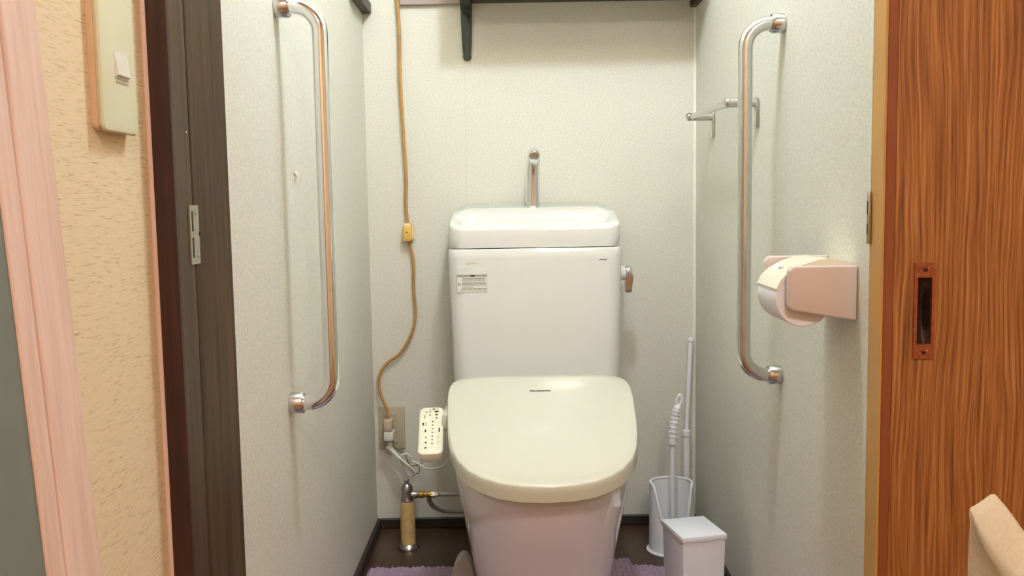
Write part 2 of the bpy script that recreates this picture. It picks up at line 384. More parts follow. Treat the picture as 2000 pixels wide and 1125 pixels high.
# lid outline
HALF = [(.0,-.3255),(.102,-.3265),(.132,-.3285),(.153,-.3355),(.167,-.3455),(.1755,-.358),(.1805,-.380),(.1815,-.40),(.1805,-.44),(.1765,-.50),(.173,-.55),(.1675,-.60),(.1595,-.65),(.1475,-.69),(.128,-.726),(.1045,-.750),(.0765,-.768),(.042,-.779),(.0,-.782)]
def outline(sc_in=0.):
    h = [Vector((x, y, 0)) for x, y in HALF]
    full = h + [Vector((-p.x, p.y, 0)) for p in h[-2:0:-1]]
    if sc_in:
        n = len(full); res = []
        for i in range(n):
            t = (full[(i+1) % n]-full[i-1]).normalized(); res.append(full[i] + Vector((t.y, -t.x, 0))*sc_in*1.0)
        full = res
    return full
def lidz(y): return .4655 + .2033*(y+.33)
def lid_ring(inset, dz, hump=0.): return [(T+p.x, p.y, lidz(p.y)+dz) for p in outline(inset)]
# check direction of inset
_t = outline(.01)
SGN = 1 if abs(_t[0].y) > abs(outline(0)[0].y) else -1
def LR(inset, dz): return lid_ring(inset*SGN, dz)
bm = bmesh.new()
rings = [LR(.012,-.030), LR(.003,-.030), LR(0,-.027), LR(-.0005,-.012), LR(.0,-.003), LR(.0010,-.0008), LR(.0030,0.0)] + [[(T+(p[0]-T)*k, -.52+(p[1]+.52)*k, lidz(-.52+(p[1]+.52)*k)+h) for p in LR(.003, 0)] for k, h in ((.9,.0012),(.72,.0028),(.5,.0038),(.25,.004))]
loft(bm, rings); new(bm, 'seat_lid', 'seat_ivory', tl, 45)
lid_o = bpy.data.objects['seat_lid']
bm = bmesh.new(); loft(bm, [[(p[0], p[1]+.0, p[2]) for p in LR(.024,-.046)], LR(.020,-.045), LR(.019,-.038), LR(.022,-.034)]); new(bm, 'seat_ring', 'seat_ivory', tl, 45)
# washlet body behind the lid
bm = bmesh.new(); loft(bm, [[(T+x, y, z) for x, y in rrect(-.170+i, .170-i, -.345+i, -.225-i, .03)] for z, i in ((.354,.004),(.36,0),(.39,0),(.415,.003),(.42,.012))])
new(bm, 'washlet_body', 'seat_ivory', tl, 45)
text('maker_name', 'Panasonic', 'black', lid_o, Matrix.Translation((T+.0005, -.4172, lidz(-.4172)+.0043)) @ Matrix.Rotation(math.atan(.2033), 4, 'X'), .0098, .0002, .00022, 1.06)
# side control panel
RC = Vector((T-.2085, -.499, .3985)); RT = math.atan2(.063, .14)
RM = Matrix.Translation(RC) @ Matrix.Rotation(RT, 4, 'X') @ Matrix.Rotation(.05, 4, 'Z') @ Matrix.Diagonal((1, .94, 1, 1))
bm = bmesh.new()
for_r = []
for h, i in ((-.024,.006),(-.020,.002),(-.006,.0),(-.002,.0008),(0,.004)):
    for_r.append([RM @ Vector((x, y, h)) for x, y in rrect(-.0235+i, .0235-i, -.0755+i, .0755-i, .0125-i*.6)])
loft(bm, for_r); rem = new(bm, 'control_panel', 'remote_ivory', tl, 45); tag(rem, 'ivory control panel with rows of tiny printed keys')
box('panel_arm', 'seat_ivory', tl, T-.188, T-.168, -.49, -.41, .392, .424, .003, 2)
def mark(px, py, wx, wy, m):       # panel-local marks, x right, y up along the panel
    bm = bmesh.new(); loft(bm, [[RM @ Vector((px+a*wx/2, py+b*wy/2, h)) for a, b in ((-1,-1),(1,-1),(1,1),(-1,1))] for h in (-.0002, .0004)])
    new(bm, 'key_mark', m, rem)
def remap(u, v): return ((u-.5)*.047, (.5-v)*.151)
for u, v, a, b, m in [(.30,.125,.0026,.003,'print_dark'),(.45,.08,.002,.003,'print_green'),(.45,.12,.0026,.003,'print_dark'),(.60,.065,.006,.006,'print_green'),(.75,.065,.002,.003,'print_green'),(.71,.118,.0075,.005,'black'),
      (.44,.19,.003,.003,'print_dark'),(.71,.19,.005,.004,'print_dark'),(.23,.225,.002,.010,'print_green'),(.71,.26,.0026,.004,'print_dark'),(.29,.36,.002,.003,'print_green'),(.18,.385,.003,.008,'print_dark'),(.29,.41,.002,.003,'print_green'),
      (.28,.53,.0028,.008,'print_dark'),(.83,.52,.0026,.013,'print_dark'),(.31,.665,.003,.004,'print_green'),(.31,.775,.003,.005,'print_dark'),(.31,.88,.0032,.005,'print_dark'),(.79,.67,.003,.006,'tap_light'),(.79,.775,.003,.006,'tap_light')] + \
      [(.56, .335+.0775*k, .0028, .003, 'print_dark') for k in range(7)]:
    x, y = remap(u, v); mark(x, y, a, b, m)
# tank
bm = bmesh.new()
rings = []
for z, hw, yf, r in ((.352,.176,-.188,.03),(.36,.180,-.194,.032),(.44,.1845,-.2,.034),(.60,.1885,-.2,.034),(.700,.1912,-.2,.034),(.7185,.1915,-.2,.034),(.7215,.1895,-.198,.033)):
    rings.append([(T+x, y, z) for x, y in rrect(-hw, hw, yf, -.012, r, 8)])
loft(bm, rings); tank = new(bm, 'tank', 'ceramic', tl, 40)
def rimz(x, y):
    t = min(1, max(0, (-.012-y)/.188)); s = (1-t)**.75
    return .7665 + s*(.0665 - .024*min(1, abs(x)/.19)**3)
NS = 10
def ro(hw, y0, y1, r): return rrect(-hw, hw, y0, y1, r, NS)
bm = bmesh.new(); rings = []
o0 = ro(.1885,-.1985,-.012,.033)
for z, i in ((.7235,.002),(.725,0),(.745,0)): rings.append([(T+x*(1-i/.19), y, z) for x, y in o0])
rings.append([(T+x, y, rimz(x, y)-.008) for x, y in o0])
rings.append([(T+x*.994, y*.99-.001, rimz(x, y)-.002) for x, y in o0])
rings.append([(T+x*.98, -.105+(y+.105)*.965, rimz(x, y)) for x, y in o0])
i1 = ro(.176,-.187,-.075,.032)
rings.append([(T+x, y, min(rimz(x, y), .82)-.001) for x, y in i1])
rings.append([(T+x*.985, y+.0*y, min(rimz(x, y), .82)-.006) for x, y in i1])
rings.append([(T+x, y, .752) for x, y in ro(.155,-.178,-.085,.036)])
rings.append([(T+x, y, .741) for x, y in ro(.13,-.165,-.098,.03)])
rings.append([(T+x, y, .738) for x, y in ro(.06,-.145,-.115,.014)])
loft(bm, rings); sink = new(bm, 'tank_sink_lid', 'ceramic', tl, 50)
lathe('drain', 'dark_hole', sink, (T, -.13, .7382), (0,0,1), [(.012,0),(.012,.0006),(0,.0006)], 16)
# faucet
fa = tube('faucet', 'chrome', tl, catmull([(T-.001,-.05,.806),(T-.0005,-.052,.85),(T+.001,-.057,.895),(T+.0025,-.068,.922),(T+.003,-.085,.932),(T+.003,-.102,.926)], 7),
     [.0172-.0045*(k/35) for k in range(36)], 20)
lathe('outlet', 'steel', fa, (T+.003,-.1015,.9263), (0,-.94,-.33), [(.0122,0),(.0118,.003),(.009,.005),(.0075,.005),(.007,.003),(0,.003)], 16)
lathe('base_collar', 'chrome', fa, (T-.001,-.05,.803), (0,0,1), [(.0192,0),(.0192,.006),(.0174,.009),(0,.009)], 20)
# flush lever
lathe('lever_boss', 'white_plastic', tl, (T+.188,-.115,.658), (1,0,0), [(.0165,0),(.0165,.014),(.0145,.017),(0,.017)], 24)
lv = lathe('lever_hub', 'chrome', tl, (T+.205,-.115,.6615), (1,0,0), [(.0125,0),(.0135,.002),(.0135,.013),(.012,.015),(0,.015)], 24)
bm = bmesh.new(); loft(bm, [[(T+.2055+dx, -.115+sy*hw, z) for dx, sy in ((0,-1),(.015+b_,-1),(.015+b_,1),(0,1))] for z, hw, b_ in ((.663,.0105,0),(.650,.0105,.002),(.640,.0095,.0015),(.620,.008,-.001),(.6135,.006,-.002))])
new(bm, 'lever_handle', 'chrome', lv, 30)
# sticker on the tank front
YF = -.2003
stk = box('warning_sticker', 'sticker', tank, T-.172, T-.106, YF-.0002, YF+.0006, .6275, .6665); tag(stk, 'small printed caution sticker')
box('sticker_header', 'print_grey', stk, T-.172, T-.106, YF-.0004, YF, .661, .6665)
box('sticker_title', 'print_dark', stk, T-.142, T-.133, YF-.0006, YF, .662, .6658)
box('sticker_icon', 'print_grey', stk, T-.170, T-.1645, YF-.0004, YF, .642, .648)
for a in (0, 1): box('sticker_border', 'print_grey', stk, T-.172+a*.0655, T-.1715+a*.0655, YF-.0004, YF, .6275, .661)
box('sticker_border', 'print_grey', stk, T-.172, T-.106, YF-.0004, YF, .6275, .628)
rg = random.Random(3)
for k in range(8):                                   # rows of illegible small print
    z = .6573 - k*.0037; bm = bmesh.new(); x = T-.161 if k < 7 else T-.168
    end = T-.109 if k not in (5,) else T-.135
    while x < end:
        wdt = rg.uniform(.0008, .0028); add_box(bm, x, min(x+wdt, end), YF-.0004, YF, z-.0011, z+.0009); x += wdt+rg.uniform(.0005, .0014)
    new(bm, 'print_row', 'print_grey' if k % 3 else 'print_dark', stk)
bm = bmesh.new()                                      # small illegible maker mark
for k in range(5): add_box(bm, T+.1395+k*.0034, T+.142+k*.0034, YF-.0002, YF, .6938, .6955); add_box(bm, T+.1395+k*.0034, T+.1402+k*.0034, YF-.0002, YF, .6932, .6965)
new(bm, 'maker_mark', 'print_dark', tank)
box('faint_mark', 'print_faint', tank, T-.149, T-.124, YF-.0001, YF+.0005, .6905, .693)
# foot cap with dark round opening
bm = bmesh.new()
def arch(y, r, h, n=14): return [(-.158+r*math.cos(PI*k/n), y, FZ+.0098+1.2*h*math.sin(PI*k/n)**.9) for k in range(n+1)]
rings = [arch(-.338,.001,.004), arch(-.340,.016,.040), arch(-.346,.021,.053), arch(-.36,.0235,.057), arch(-.40,.0255,.058), arch(-.405,.0245,.056), arch(-.406,.012,.026), arch(-.395,.011,.024), arch(-.37,.010,.022)]
loft(bm, rings, True, False, True); cap = new(bm, 'floor_fixing_cap', 'cap_grey', tl, 60); tag(cap, 'grey rounded floor cap with a dark opening')
bm = bmesh.new(); loft(bm, [arch(-.4,.0115,.0255), arch(-.399,.0115,.0255)]); new(bm, 'cap_opening', 'dark_hole', cap)

# ================================================================== grab bars
def grab_bar(side, xw, xa, y, z1, z0, r, label, m='chrome'):
    t = thing('grab_bar', label, 'grab bar', (xw, y, z0), 'grab bars on the side walls')
    f = .038; P = [Vector((xw-side*.002, y, z1)), Vector((xa+side*f, y, z1))]
    for k in range(1, 9): a = PI/2*k/8; P.append(Vector((xa+side*f-side*f*math.sin(a), y, z1-f+f*math.cos(a))))
    for k in range(1, 7): P.append(Vector((xa, y, z1-f+(z0-z1+2*f)*k/7)))
    P.append(Vector((xa, y, z0+f)))
    for k in range(1, 9): a = PI/2*k/8; P.append(Vector((xa+side*f-side*f*math.cos(a), y, z0+f-f*math.sin(a))))
    P.append(Vector((xw-side*.002, y, z0)))
    tube('bar', m, t, P, r, 28, 1, 60)
    for z in (z1, z0):
        c = lathe('end_collar', 'steel', t, (xw, y, z), (-side,0,0), [(r+.0035,0),(r+.0045,.001),(r+.0045,.019),(r+.003,.021),(r+.0002,.021)], 28)
        lathe('set_screw', 'dull_chrome', c, (xw-side*.010, y-(r+.004)*.82, z-(r+.004)*.55), (0,-.82,-.55), [(.002,0),(.002,.0008),(0,.0008)], 10)
    return t
grab_bar(-1, -.39, -.326, -.817, 1.114, .522, .0118, 'polished chrome vertical grab bar near the dark door jamb')
grab_bar(1, .39, .329, -.709, 1.098, .533, .0112, 'satin chrome vertical grab bar next to the paper holder', 'steel')

# ================================================================== towel rail on the right wall
t = thing('towel_rail', 'small satin metal towel rail on two wall brackets', 'towel rail', (.39, -.38, .97))
for y, za in ((-.558, .990), (-.2, .998)):
    b = box('wall_bracket', 'steel', t, .3835, .3895, y-.0085, y+.0085, za-.045, za+.008, .003, 2)
    tube('arm', 'steel', b, [(.3865,y,za),(.36,y,za),(.338,y,za)], .0085, 14)
    lathe('end_ball', 'steel', b, (.338,y,za), (-1,0,0), [(.0085,0),(.0092,.002),(.0078,.006),(.004,.0085),(0,.009)], 14)
tube('rod', 'steel', t, [(.340,-.56,.990),(.340,-.2,.998)], .006, 14)

# ================================================================== toilet paper holder and roll
t = thing('paper_holder', 'pink-beige plastic toilet paper holder with a cream cover flap', 'paper holder', (.39, -.985, .70))
def side_plate(y0, y1, dz=0):
    out = [(.3895,.6645),(.3895,.7355+dz),(.308,.7355+dz),(.302,.7295+dz),(.302,.684),(.3065,.6785)]
    bm = bmesh.new(); loft(bm, [[(x, y0, z) for x, z in out], [(x, y1, z) for x, z in out]])
    bmesh.ops.bevel(bm, geom=bm.edges[:], offset=.0028, segments=3, profile=.5, affect='EDGES'); return new(bm, 'side_plate', 'holder_pink', t, 50)
side_plate(-1.043, -1.031); side_plate(-.932, -.920, .0065)
box('back_plate', 'holder_pink', t, .384, .3897, -1.034, -.929, .668, .7355, .002, 1)
bm = bmesh.new()          # flap: from the wall over the roll, curling down in front
prof = [(.3885,.7365),(.375,.7405),(.360,.7435),(.345,.7425),(.325,.7365),(.306,.7265),(.296,.7165),(.2905,.7055)]
rings = []
for y in (-1.0285, -.9345):
    rings.append([(x, y, z) for x, z in prof] + [(x+(.0026 if x < .3 else .001), y, (z-.0032) if x < .34 else .7275) for x, z in reversed(prof)])
loft(bm, rings); fl = new(bm, 'cover_flap', 'holder_lid', t, 40)
box('flap_logo', 'print_faint', fl, .3075, .3125, -.985, -.977, .7285, .7305)
for s_ in (-1.031, -.932): lathe('roll_pin', 'holder_pink', t, (.327, s_, .6925), (0, 1 if s_ < -1 else -1, 0), [(.009,0),(.008,.008),(0,.009)], 14)
bm = bmesh.new()
RR = lathe_pts((.327,-1.0265,.6925), (0,1,0), [(.018,0),(.0355,0),(.0365,.001),(.0365,.089),(.0355,.09),(.018,.09)], 40)
loft(bm, RR + [RR[0]], False, False); bmesh.ops.remove_doubles(bm, verts=bm.verts[:], dist=1e-6)
r_ = thing('toilet_paper_roll', 'white toilet paper roll under the cover flap of its holder', 'toilet paper', (.327,-.98,.6925))
new(bm, 'paper', 'paper', r_, 40)
bm = bmesh.new(); RR = lathe_pts((.327,-1.0262,.6925), (0,1,0), [(.0165,0),(.018,0),(.018,.0895),(.0165,.0895)], 28); loft(bm, RR+[RR[0]], False, False)
bmesh.ops.remove_doubles(bm, verts=bm.verts[:], dist=1e-6); tag(new(bm, 'core', 'plug_beige', r_, 40), 'cardboard core')

# ================================================================== shelf, battens, bracket
tag(box('shelf_board', 'shelf_wood', None, -.158, .3895, -.18, -.0005, 1.285, 1.303, .001, 1), 'dark brown shelf board fixed over the tank', 'shelf')
t = thing('storage_box', 'plain beige storage box standing on the shelf board', 'box', (.05, -.1, 1.303))
box('body', 'plug_beige', t, -.157, .26, -.178, -.02, 1.3035, 1.44, .002, 1); box('lid', 'plug_beige', t, -.159, .262, -.18, -.018, 1.44, 1.465, .003, 1)
tag(box('shelf_batten', 'shelf_wood', None, .3765, .3897, -.18, -.0005, 1.268, 1.2848, .001, 1), 'short dark batten under the shelf end above the towel rail', 'batten')
tag(box('shelf_batten', 'shelf_wood', None, -.3897, -.3685, -.18, -.0005, 1.2665, 1.290, .001, 1), 'short dark batten in the corner above the brown cord', 'batten')
tag(box('shade_strip', 'shade_mauve', None, -.3, -.16, -.012, -.0002, 1.283, 1.32, .0008, 1), 'thin mauve strip coloured as the shadow beside the shelf, above the cord', 'rail')  # added strip, its dark mauve paints a shadow lying on the wall
t = thing('shelf_bracket', 'dark green-grey metal bracket under the shelf board', 'bracket', (-.146, 0, 1.16))
bm = bmesh.new()
BR = [(1.2845,.0135),(1.24,.0125),(1.19,.0108),(1.1705,.0095),(1.169,.0082),(1.167,.0092),(1.1615,.0095),(1.1565,.0075),(1.1545,.003)]
loft(bm, [[(-.1465+s*hw, y, z) for s, y in ((-1,-.0004),(-1,-.006),(-.55,-.009),(.55,-.009),(1,-.006),(1,-.0004))] for z, hw in BR]); leg = new(bm, 'wall_leg', 'bracket', t, 40)
for zz, xx in ((1.262,-.1515), (1.255,-.1405)): lathe('screw', 'black', leg, (xx, -.0088, zz), (0,-1,0), [(.0035,0),(.0032,.001),(.0015,.0014),(0,.0014)], 12)
bm = bmesh.new(); loft(bm, [[(-.1465+s*hw, y, z) for s, z in ((-1,1.2848),(1,1.2848),(1,1.2848-h),(-1,1.2848-h))] for y, hw, h in ((-.0004,.0135,.012),(-.05,.012,.012),(-.14,.009,.007),(-.15,.007,.004))])
new(bm, 'shelf_leg', 'bracket', t, 40)

# ================================================================== power cord, tap, outlet, plug
YC = -.012
cp = [(-.3065,YC,1.32),(-.306,YC,1.294),(-.303,YC,1.224),(-.304,YC,1.119),(-.3,YC,.988),(-.296,YC,.892),(-.298,YC,.82),(-.2965,-.009,.782),(-.2955,-.011,.768)]
t = thing('extension_cord', 'brown extension cord running down the wall with a yellow inline tap', 'cord', (-.296, -.01, .757))
tube('cord_upper', 'cord_brown', t, catmull(cp, 6), .0028, 8, 1.5)
tap = box('inline_tap', 'tap_yellow', t, -.3065, -.2855, -.0255, -.0012, .734, .7735, .003, 2); tag(tap, 'yellowish inline socket tap')
box('tap_shoulder', 'tap_light', tap, -.3045, -.288, -.0265, -.006, .7665, .7765, .003, 2)
box('tap_side', 'tap_light', tap, -.287, -.2825, -.018, -.0012, .738, .776, .0015, 1)
lathe('screw_hole', 'dark_hole', tap, (-.2965,-.0253,.7555), (0,-1,0), [(.0018,0),(.0018,.0006),(0,.0006)], 10)
cp = [(-.2945,-.0125,.737),(-.2925,-.011,.727),(-.284,YC,.686),(-.285,YC,.625),(-.283,YC,.551),(-.298,YC,.502),(-.324,YC,.463),(-.355,-.009,.441),(-.3735,-.013,.41),(-.3715,-.018,.372),(-.358,-.022,.336),(-.3525,-.024,.318),(-.3515,-.026,.306)]
tag(tube('cord_lower', 'cord_brown', t, catmull(cp, 7), .0028, 8, 1.3), 'brown flat cord looping to the plug')
tag(box('cord_plug', 'plug_beige', t, -.3625, -.3425, -.045, -.0105, .281, .309, .003, 2), 'beige plug body')
tube('cord_grommet', 'cord_brown', t, [(-.352,-.027,.304),(-.352,-.027,.315)], [.0055,.004], 10)

t = thing('wall_outlet', 'beige wall outlet plate low behind the dangling plug', 'outlet', (-.349, 0, .28))
box('cover_plate', 'outlet_plate', t, -.3795, -.3165, -.0058, -.0001, .2285, .3335, .002, 2)
box('socket_insert', 'outlet_plate', t, -.3625, -.3345, -.0085, -.005, .245, .318, .001, 1)
t = thing('appliance_plug', 'white appliance plug with a bundled white cord and green earth wire', 'plug', (-.35, -.03, .25))
box('plug_body', 'white_cord', t, -.3625, -.3395, -.048, -.0095, .259, .280, .003, 2)
bm = bmesh.new(); loft(bm, lathe_pts((-.351,-.028,.260), (.06,0,-1), [(.0062 if k % 2 else .0048, .0022*k) for k in range(11)] + [(.003,.0235)], 12)); new(bm, 'strain_relief', 'white_cord', t, 60)
tag(tube('cord_bundle', 'white_cord', t, catmull([(-0.3503, -0.028, 0.2464), (-0.3445, -0.03, 0.2346), (-0.3283, -0.036, 0.2169), (-0.3121, -0.042, 0.2003), (-0.2993, -0.044, 0.185), (-0.2935, -0.042, 0.1779), (-0.2958, -0.038, 0.1708), (-0.3039, -0.034, 0.1697), (-0.3132, -0.032, 0.1803), (-0.3213, -0.032, 0.1968), (-0.3271, -0.03, 0.211), (-0.3376, -0.027, 0.2228), (-0.3515, -0.026, 0.231), (-0.3585, -0.026, 0.2357), (-0.3561, -0.03, 0.2405), (-0.3445, -0.038, 0.2322), (-0.326, -0.048, 0.218), (-0.3074, -0.052, 0.2027), (-0.2947, -0.05, 0.1897), (-0.29, -0.047, 0.1803), (-0.2947, -0.042, 0.1744)], 6), .0030, 10), 'white cord folded into a bundle')
tube('cord_loop', 'white_cord', t, catmull([(-.318,-.038,.203),(-.325,-.04,.213),(-.319,-.042,.224),(-.3065,-.042,.225),(-.3005,-.04,.216),(-.303,-.036,.205),(-.31,-.036,.2),(-.302,-.034,.207),(-.28,-.05,.203),(-.25,-.1,.205),(-.20,-.2,.25),(-.175,-.24,.34)], 6), .0026, 8)
tag(tube('earth_wire', 'green_wire', t, catmull([(-.3445,-.026,.247),(-.340,-.026,.238),(-.328,-.026,.228),(-.316,-.03,.2235),(-.309,-.034,.21),(-.301,-.05,.200),(-.285,-.052,.201),(-.27,-.05,.206)], 6), .0016, 8), 'green earth wire')
tube('earth_loop', 'green_wire', t, catmull([(-.285,-.05,.201),(-.279,-.05,.192),(-.281,-.048,.182),(-.288,-.046,.178)], 6), .0011, 6)

# ================================================================== water supply
PX, PY = -.2995, -.136
t = thing('water_supply_pipe', 'yellow-wrapped water pipe with a chrome stop valve rising from the floor', 'pipe', (PX, PY, FZ))
tag(lathe('wrapped_riser', 'pipe_wrap', t, (PX,PY,FZ), (0,0,1), [(.0165,0),(.0168,.02),(.0172,.045),(.0165,.075),(.0152,.1),(.0142,.112),(.013,.114)], 20), 'yellowed tape-wrapped riser')
lathe('floor_flange', 'dull_chrome', t, (PX,PY,FZ), (0,0,1), [(.0255,0),(.0255,.003),(.0225,.008),(.0185,.011),(.0175,.012)], 24)
v = lathe('stop_valve', 'dull_chrome', t, (PX,PY,.142), (0,0,1), [(.0145,0),(.015,.002),(.013,.006),(.0125,.02),(.0135,.024),(.013,.032),(.009,.039),(.005,.041),(.0045,.046),(.0055,.049),(.003,.053),(0,.053)], 20)
lathe('valve_outlet', 'dull_chrome', t, (PX,PY,.1555), (1,0,0), [(.0085,.006),(.0085,.024),(.007,.026)], 16)
lathe('brass_fitting', 'brass', t, (PX+.024,PY,.1555), (1,0,0), [(.0058,0),(.0058,.004),(.0078,.005),(.0078,.014),(.006,.015),(.006,.022),(.008,.023),(.008,.034)], 12)
lathe('coupling_nut', 'chrome', t, (PX+.055,PY,.1555), (1,0,0), [(.0088,0),(.0088,.01),(.0065,.0115),(.0065,.016)], 6, 20)
tag(tube('feed_tube', 'tube_grey', t, catmull([(PX+.066,PY,.1555),(-.2,PY,.1552),(-.15,PY,.1555),(-.125,PY,.158)], 4), .0048, 12), 'grey feed tube')
tag(tube('lower_hose', 'tube_grey', t, catmull([(PX+.05,PY+.004,.150),(-.249,PY+.012,.136),(-.238,PY+.022,.118),(-.21,PY+.03,.106),(-.165,PY+.034,.104),(-.12,PY+.034,.106)], 5), [.0058]*26, 12), 'grey bent hose')

# ================================================================== brush, holder, rod, bin, mat, hook
BXc, BYc = .3045, -.175
t = thing('brush_holder', 'white plastic toilet brush holder with a scooped open front', 'brush holder', (BXc, BYc, FZ))
def hr(th):           # rim height by angle, th = 0 faces the door
    a = abs(th); s = min(1, max(0, (a-.42)/.75)); s = s*s*(3-2*s); return .062 + .09*s
bm = bmesh.new(); n = 48; NZ = 14; ths = [-PI+2*PI*k/n for k in range(n)]
def hp(th, f, inn=0.):
    z = FZ+.004 + (hr(th)-.004+.0)*f; tp = 1-.10*(z-FZ)/.18
    rx, ry = (.0535-inn)*tp, (.047-inn)*tp
    lean = .02*(z-FZ)/.18
    return (BXc+rx*math.sin(th), BYc+lean-ry*math.cos(th), z)
outer = [[hp(th, k/NZ) for th in ths] for k in range(NZ+1)]; inner = [[hp(th, k/NZ, .0035) for th in ths] for k in range(NZ, -1, -1)]
loft(bm, outer+inner); new(bm, 'cup', 'white_plastic', t, 50)
bm = bmesh.new(); rimp = [hp(th, 1, .0017) for th in ths]
pts = [Vector(p) for p in rimp]; ring = []
for i in range(n):
    p = pts[i]; d = (pts[(i+1) % n]-pts[i-1]).normalized(); o_ = Vector((math.sin(ths[i]), -math.cos(ths[i]), 0)); u = (o_-d*o_.dot(d)).normalized(); vv = d.cross(u)
    ring.append([p+(u*math.cos(2*PI*k/8)+vv*math.sin(2*PI*k/8))*.0032 for k in range(8)])
loft(bm, ring+[ring[0]], False, False); bmesh.ops.remove_doubles(bm, verts=bm.verts[:], dist=1e-6); new(bm, 'rim', 'white_plastic', t, 60)
bm = bmesh.new(); loft(bm, [[(BXc+(.0535+e)*math.sin(th), BYc-(.047+e)*math.cos(th), z) for th in ths] for z, e in ((FZ,.004),(FZ+.001,.0055),(FZ+.004,.0055),(FZ+.0055,.003),(FZ+.0056,-.02))]); new(bm, 'foot', 'white_plastic', t, 50)

t = thing('toilet_brush', 'white toilet brush with a ribbed bent grip standing in its holder', 'brush', (.307, -.165, .05))
hx, hy = .3068, -.160
tube('shaft', 'white_plastic', t, [(hx-.0005,hy-.008,.055),(hx,hy-.006,.10),(hx,hy-.002,.20),(hx+.0002,hy,.276)], [.0066,.0066,.0062,.0060], 14)
gp = catmull([(hx+.0002,hy,.268),(hx+.001,hy,.290),(hx+.004,hy,.318),(hx+.0085,hy,.343),(hx+.0125,hy,.360)], 8)
tube('grip', 'white_plastic', t, gp, [.0062]+[.0092]*30+[.0085,.007], 16)
for k in range(7):
    i = 8+3*k; p = gp[i]; d = (gp[i+1]-gp[i-1]).normalized()
    lathe('grip_rib', 'white_plastic', t, p-d*.0012, d, [(.0095,0),(.0106,.0006),(.0106,.0018),(.0095,.0024)], 16)
bm = bmesh.new(); loopc = []
e0 = gp[-1]; dd = Vector((.22,0,1)).normalized(); sd = Vector((1,0,-.22)).normalized()
for k in range(20):
    a = 2*PI*k/20; cpt = e0 + dd*.0115 + dd*math.cos(a)*.0125 + sd*math.sin(a)*.006
    tn = (-dd*math.sin(a)*.0125 + sd*math.cos(a)*.006).normalized(); u = Vector((0,1,0)); vv = tn.cross(u)
    loopc.append([cpt+(u*math.cos(2*PI*j/8)+vv*math.sin(2*PI*j/8))*.0034 for j in range(8)])
loft(bm, loopc+[loopc[0]], False, False); bmesh.ops.remove_doubles(bm, verts=bm.verts[:], dist=1e-6); new(bm, 'hanging_loop', 'white_plastic', t, 60)
lathe('bristle_head', 'bristle', t, (hx,-.170,.042), (0,.05,1), [(.012,0),(.026,.008),(.029,.02),(.024,.034),(.008,.04)], 20)

t = thing('cleaning_rod', 'thin white telescopic rod leaning in the corner behind the brush', 'rod', (.362, -.04, FZ))
ra, rb, rc = Vector((.3622,-.038,FZ+.004)), Vector((.3638,-.026,.262)), Vector((.3765,-.0125,.489))
tube('lower_tube', 'white_plastic', t, [ra, rb], .0086, 14); tube('upper_tube', 'white_plastic', t, [rb, rc], .0056, 12)
d = (rc-rb).normalized()
lathe('joint_collar', 'white_plastic', t, rb-d*.008, d, [(.0086,0),(.0104,.001),(.0104,.014),(.0075,.0165),(.0056,.0165)], 16)
lathe('end_cap', 'white_plastic', t, rc-d*.007, d, [(.0056,0),(.0082,.001),(.0082,.006),(.0066,.007),(.0066,.009),(.003,.011),(0,.011)], 12)
lathe('foot_tip', 'white_plastic', t, (.362,-.0395,FZ), (0.005,.03,1), [(.0105,0),(.0105,.012),(.0086,.013)], 14)

bM = Matrix.Translation((.2895, -.4935, 0)) @ Matrix.Rotation(math.radians(12.5), 4, 'Z')
t = thing('waste_bin', 'small white square lidded bin between toilet and wall', 'bin', (.2895, -.4935, FZ+.009))
bm = bmesh.new(); loft(bm, [[bM @ Vector((x, y, z)) for x, y in rrect(-.0435+i, .0435-i, -.052+i, .052-i, .003, 3)] for z, i in ((FZ+.0095,.004),(.17,.0012),(.1885,.001))]); new(bm, 'body', 'bin_white', t, 40)
box('lid', 'bin_white', t, -.0445, .0445, -.053, .053, .189, .200, .0022, 2, bM)
bm = bmesh.new(); add_box(bm, -.012, .012, -.0537, -.0528, .1893, .1915, 0, 1, bM); new(bm, 'finger_notch', 'print_faint', t)

# lilac mat around the pedestal: corduroy ridges, notch for the toilet, ragged chenille edge
nx, ny = 220, 150; X0, X1, Y0, Y1 = -.372, .352, -.93, -.25
rg = random.Random(11); bm = bmesh.new(); grid = {}
def inside(x, y): return not (abs(x-T) < .135 - max(0, (-.57-y))*1.6 and y > -.655)
def edge(x): return -.262 + (.03 if .13 < x < .20 else .012*max(0, (.27-x)/.07) if .2 <= x < .27 else 0) + .003*math.sin(x*140) + .002*math.sin(x*391+1) - (.016 if x >= .2 else 0)
for i in range(nx+1):
    x = X0+(X1-X0)*i/nx; yb = edge(x)
    for j in range(ny+1):
        y = Y0+(yb-Y0)*j/ny
        if not inside(x, y): continue
        ex = min(1, (x-X0)/.006, (X1-x)/.006, (yb-y)/.006, (y-Y0)/.006)
        z = FZ+.0015 + .0075*max(0, ex)**.5*(.80+.2*math.cos(x*2*PI/.011)) + rg.uniform(-.0008,.0008)
        grid[i, j] = bm.verts.new((x+rg.uniform(-.0005,.0005), y+rg.uniform(-.0006,.0006), max(z, FZ+.0005)))
for i in range(nx):
    for j in range(ny):
        k = [(i,j),(i+1,j),(i+1,j+1),(i,j+1)]
        if all(c in grid for c in k): bm.faces.new([grid[c] for c in k])
mt = new(bm, 'toilet_mat', 'mat_lilac', None, 180)
tag(mt, 'lilac chenille mat laid around the toilet base', 'mat')
for p in mt.data.polygons: pass

